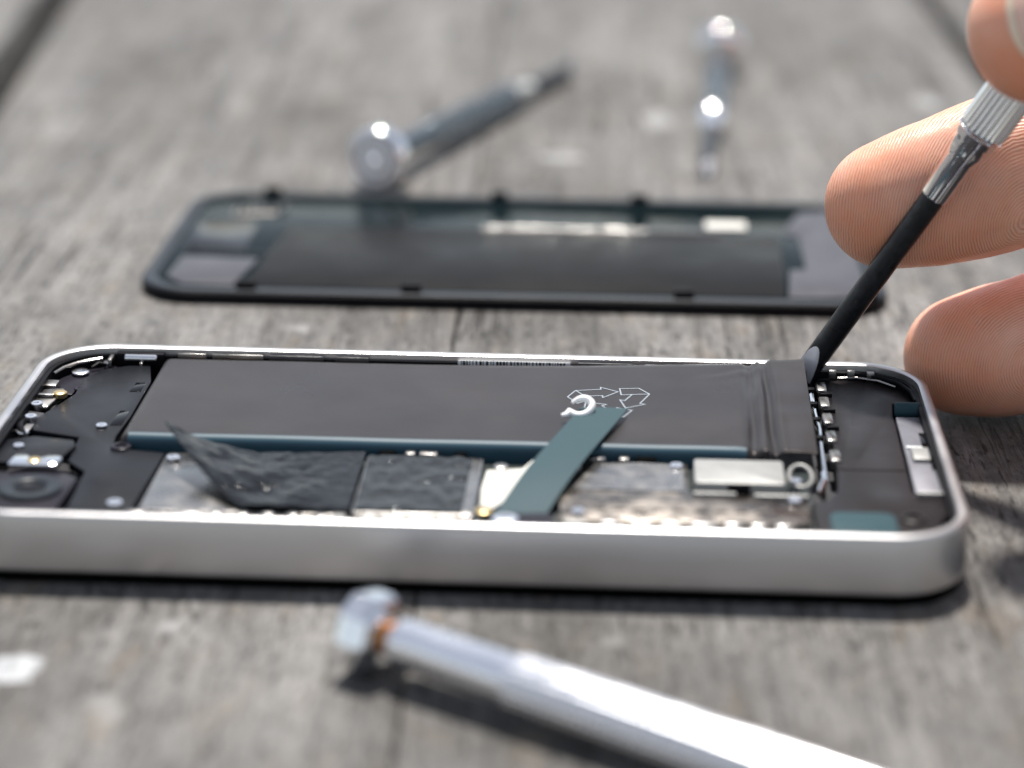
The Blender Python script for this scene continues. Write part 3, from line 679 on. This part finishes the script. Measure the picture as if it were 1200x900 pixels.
rng = [(112, 28, 9.3, 7.2), (116, 30, 9.6, 8.4), (121, 35, 10.5, 8.9), (124, 44, 13, 9.2), (124, 54, 17, 9.8), (131, 58, 21, 10), (145, 55, 26, 10.6), (160, 50, 30, 11.5)]
pnk = [(128, 26, 8.0, 6.3), (131, 29, 8.2, 7.2), (135, 35, 8.6, 7.6), (138, 44, 9.4, 7.9), (140, 53, 12, 8.3), (146, 56, 14.5, 8.6), (158, 53, 17, 9.2), (170, 49, 20, 10.5)]
thb = [(66.2, 3.6, 57.6, 9.0), (69.3, 2.8, 58.6, 9.7), (74, 1.2, 60.2, 10.3), (82, -1.0, 62.2, 10.4), (90, -1.8, 63.8, 10.1), (99, 0, 65, 10.3), (110, 4.5, 66, 10.9), (124, 12.5, 66, 11.8), (138, 23, 62, 14), (156, 34, 54, 16)]
limb(idx, PADI, .83); limb(mid, (-.1, -1, .05)); limb(rng, (.5, -.6, .4)); limb(pnk, (.5, -.6, .4)); limb(thb, (.1, .9, -.45), .88)
limb([(148, 46, 57, 13), (160, 44, 55, 15), (178, 42, 50, 16), (200, 42, 46, 17)], (0, -1, 0), .9)
limb([(154, 48, 42, 13), (170, 46, 42, 15), (186, 44, 42, 16), (204, 42, 43, 17)], (0, -1, 0), .9)
limb([(160, 50, 30, 12), (174, 47, 32, 14), (190, 44, 36, 15), (206, 42, 40, 17)], (0, -1, 0), .9)
limb([(168, 49, 21, 11), (182, 46, 26, 13), (196, 44, 32, 15), (210, 42, 38, 17)], (0, -1, 0), .9)
limb([(150, 32, 56, 14), (170, 35, 50, 15), (190, 40, 45, 17)], (0, -1, 0), .9)
limb([(196, 42, 43, 21), (225, 41, 44, 22.5), (262, 40, 46, 25), (300, 39, 48, 28)], (0, -1, 0), .8)
tmp = bpy.data.meshes.new('t'); hb.to_mesh(tmp); hb.free()
to = bpy.data.objects.new('t', tmp); COL.objects.link(to)
q = to.modifiers.new('r', 'REMESH'); q.mode = 'VOXEL'; q.voxel_size = .62; q.adaptivity = 0
q = to.modifiers.new('s', 'SMOOTH'); q.factor = .5; q.iterations = 14
dg = bpy.context.evaluated_depsgraph_get(); dg.update()
hm = bpy.data.meshes.new_from_object(to.evaluated_get(dg)); hm.name = 'hand'
bpy.data.objects.remove(to); bpy.data.meshes.remove(tmp)
n = len(hm.vertices); co = np.empty(n * 3); hm.vertices.foreach_get('co', co); co = co.reshape(-1, 3)
def sstep(a, b, x): t = np.clip((x - a) / (b - a), 0, 1); return t * t * (3 - 2 * t)
def near(keys, c):
    best = np.full(len(c), 1e9); d = np.array([k[:3] for k in catmull([np.array(k, float) for k in keys], 4)])
    for p in d: best = np.minimum(best, ((c - p) ** 2).sum(1))
    return np.sqrt(best)
dI, dM, dT = near(idx, co), near(mid, co), near(thb, co)
which = np.argmin(np.c_[dI, dM, dT], 1)
ridge = np.zeros(n); PITCH = .35
core = {0: np.array([70.4, 20.6, 28.6]), 1: np.array([73.6, 22.5, 9.0]), 2: np.array([78, 14, 54.0])}
aniso = {0: (1.0, .9, .80), 1: (1.0, .9, 1.05), 2: (1, 1, 1)}
for k in range(3):
    mk = which == k; d = (co[mk] - core[k]) * np.array(aniso[k]); ridge[mk] = np.sqrt((d ** 2).sum(1)) * 2 * math.pi / PITCH
pad = np.zeros(n)
pad[which == 0] = (sstep(33.0, 28.6, co[:, 1]) * sstep(100, 80, co[:, 0]))[which == 0]
pad[which == 1] = (sstep(34.5, 30.0, co[:, 1]) * sstep(110, 90, co[:, 0]))[which == 1]
pad[which == 2] = (sstep(3.5, 7, co[:, 1]) * sstep(100, 90, co[:, 0]))[which == 2] * .8
flush = np.zeros(n)
for c, r in (((50, 24, 28), 7), ((62, 25, 7), 8), ((65, -4, 51), 8), ((60, 23, 23), 6)):
    flush = np.maximum(flush, np.exp(-((co - np.array(c)) ** 2).sum(1) / r ** 2))
for nm, arr in (('ridge', ridge), ('pad', pad), ('flush', flush)):
    a = hm.attributes.new(nm, 'FLOAT', 'POINT'); a.data.foreach_set('value', arr.astype(np.float32))
hm.vertices.foreach_set('co', (co * S).ravel()); hm.materials.clear(); hm.update()
HAND = link('hand', hm, M['skin'], smooth=False)
hm.polygons.foreach_set('use_smooth', [True] * len(hm.polygons))
tag(HAND, 'right hand gripping the screwdriver between thumb and index finger, middle fingertip on the table', 'hand')
def nail(tip, axis, dorsal, r, ln, wd=58, proud=.12, over=1.0):
    a = Vector(axis).normalized(); nn = Vector(dorsal); nn = (nn - a * nn.dot(a)).normalized(); s_ = a.cross(nn); c = Vector(tip)
    def fn(u, v):
        ph = R(-wd + 2 * wd * u); e = abs(2 * u - 1)
        t = -ln + (ln + over) * v
        if v > .75: t -= (v - .75) / .25 * (e ** 2.6) * 3.0
        if v < .25: t += (.25 - v) / .25 * (e ** 2.2) * 2.6
        rr = r + proud - .22 * (1 - v) ** 2 * (1 if v < .3 else 0) - .25 * max(0, (e - .9) / .1)
        drop = .9 * (max(0, t + 3.0) / 6.0) ** 2
        return c + a * t + s_ * math.sin(ph) * (rr - drop) + nn * math.cos(ph) * (rr * .9 - drop)
    n_ = sheet('nail', lambda u, v: fn(u, v * .945), 20, 22, .42, M['nail'], HAND)
    sheet('nail_tip', lambda u, v: fn(u, .95 + v * .05), 20, 5, .4, M['nailtip'], n_)
    return n_
nail((57.2, 29.0, 30.4), (-1, .02, -.26), (.05, 1, .05), 8.9, 10, 46, .1, 9.3)
nail((68.5, 30.9, 9.1), (-1, 0, -.12), (0, 1, .1), 8.7, 10, 46, .1, 9.0)
nail((69.8, 2.8, 58.8), (-1, .06, -.26), (-.10, -.9, .42), 9.9, 9, 46, .45, 8.2)
nail((116.5, 30.5, 9.7), (-.75, -.6, -.1), (-.5, .6, -.4), 7.6, 9, 50, .2, 4.0)
nail((131.5, 29.5, 8.3), (-.7, -.7, -.1), (-.5, .6, -.4), 6.4, 8, 50, .2, 3.6)
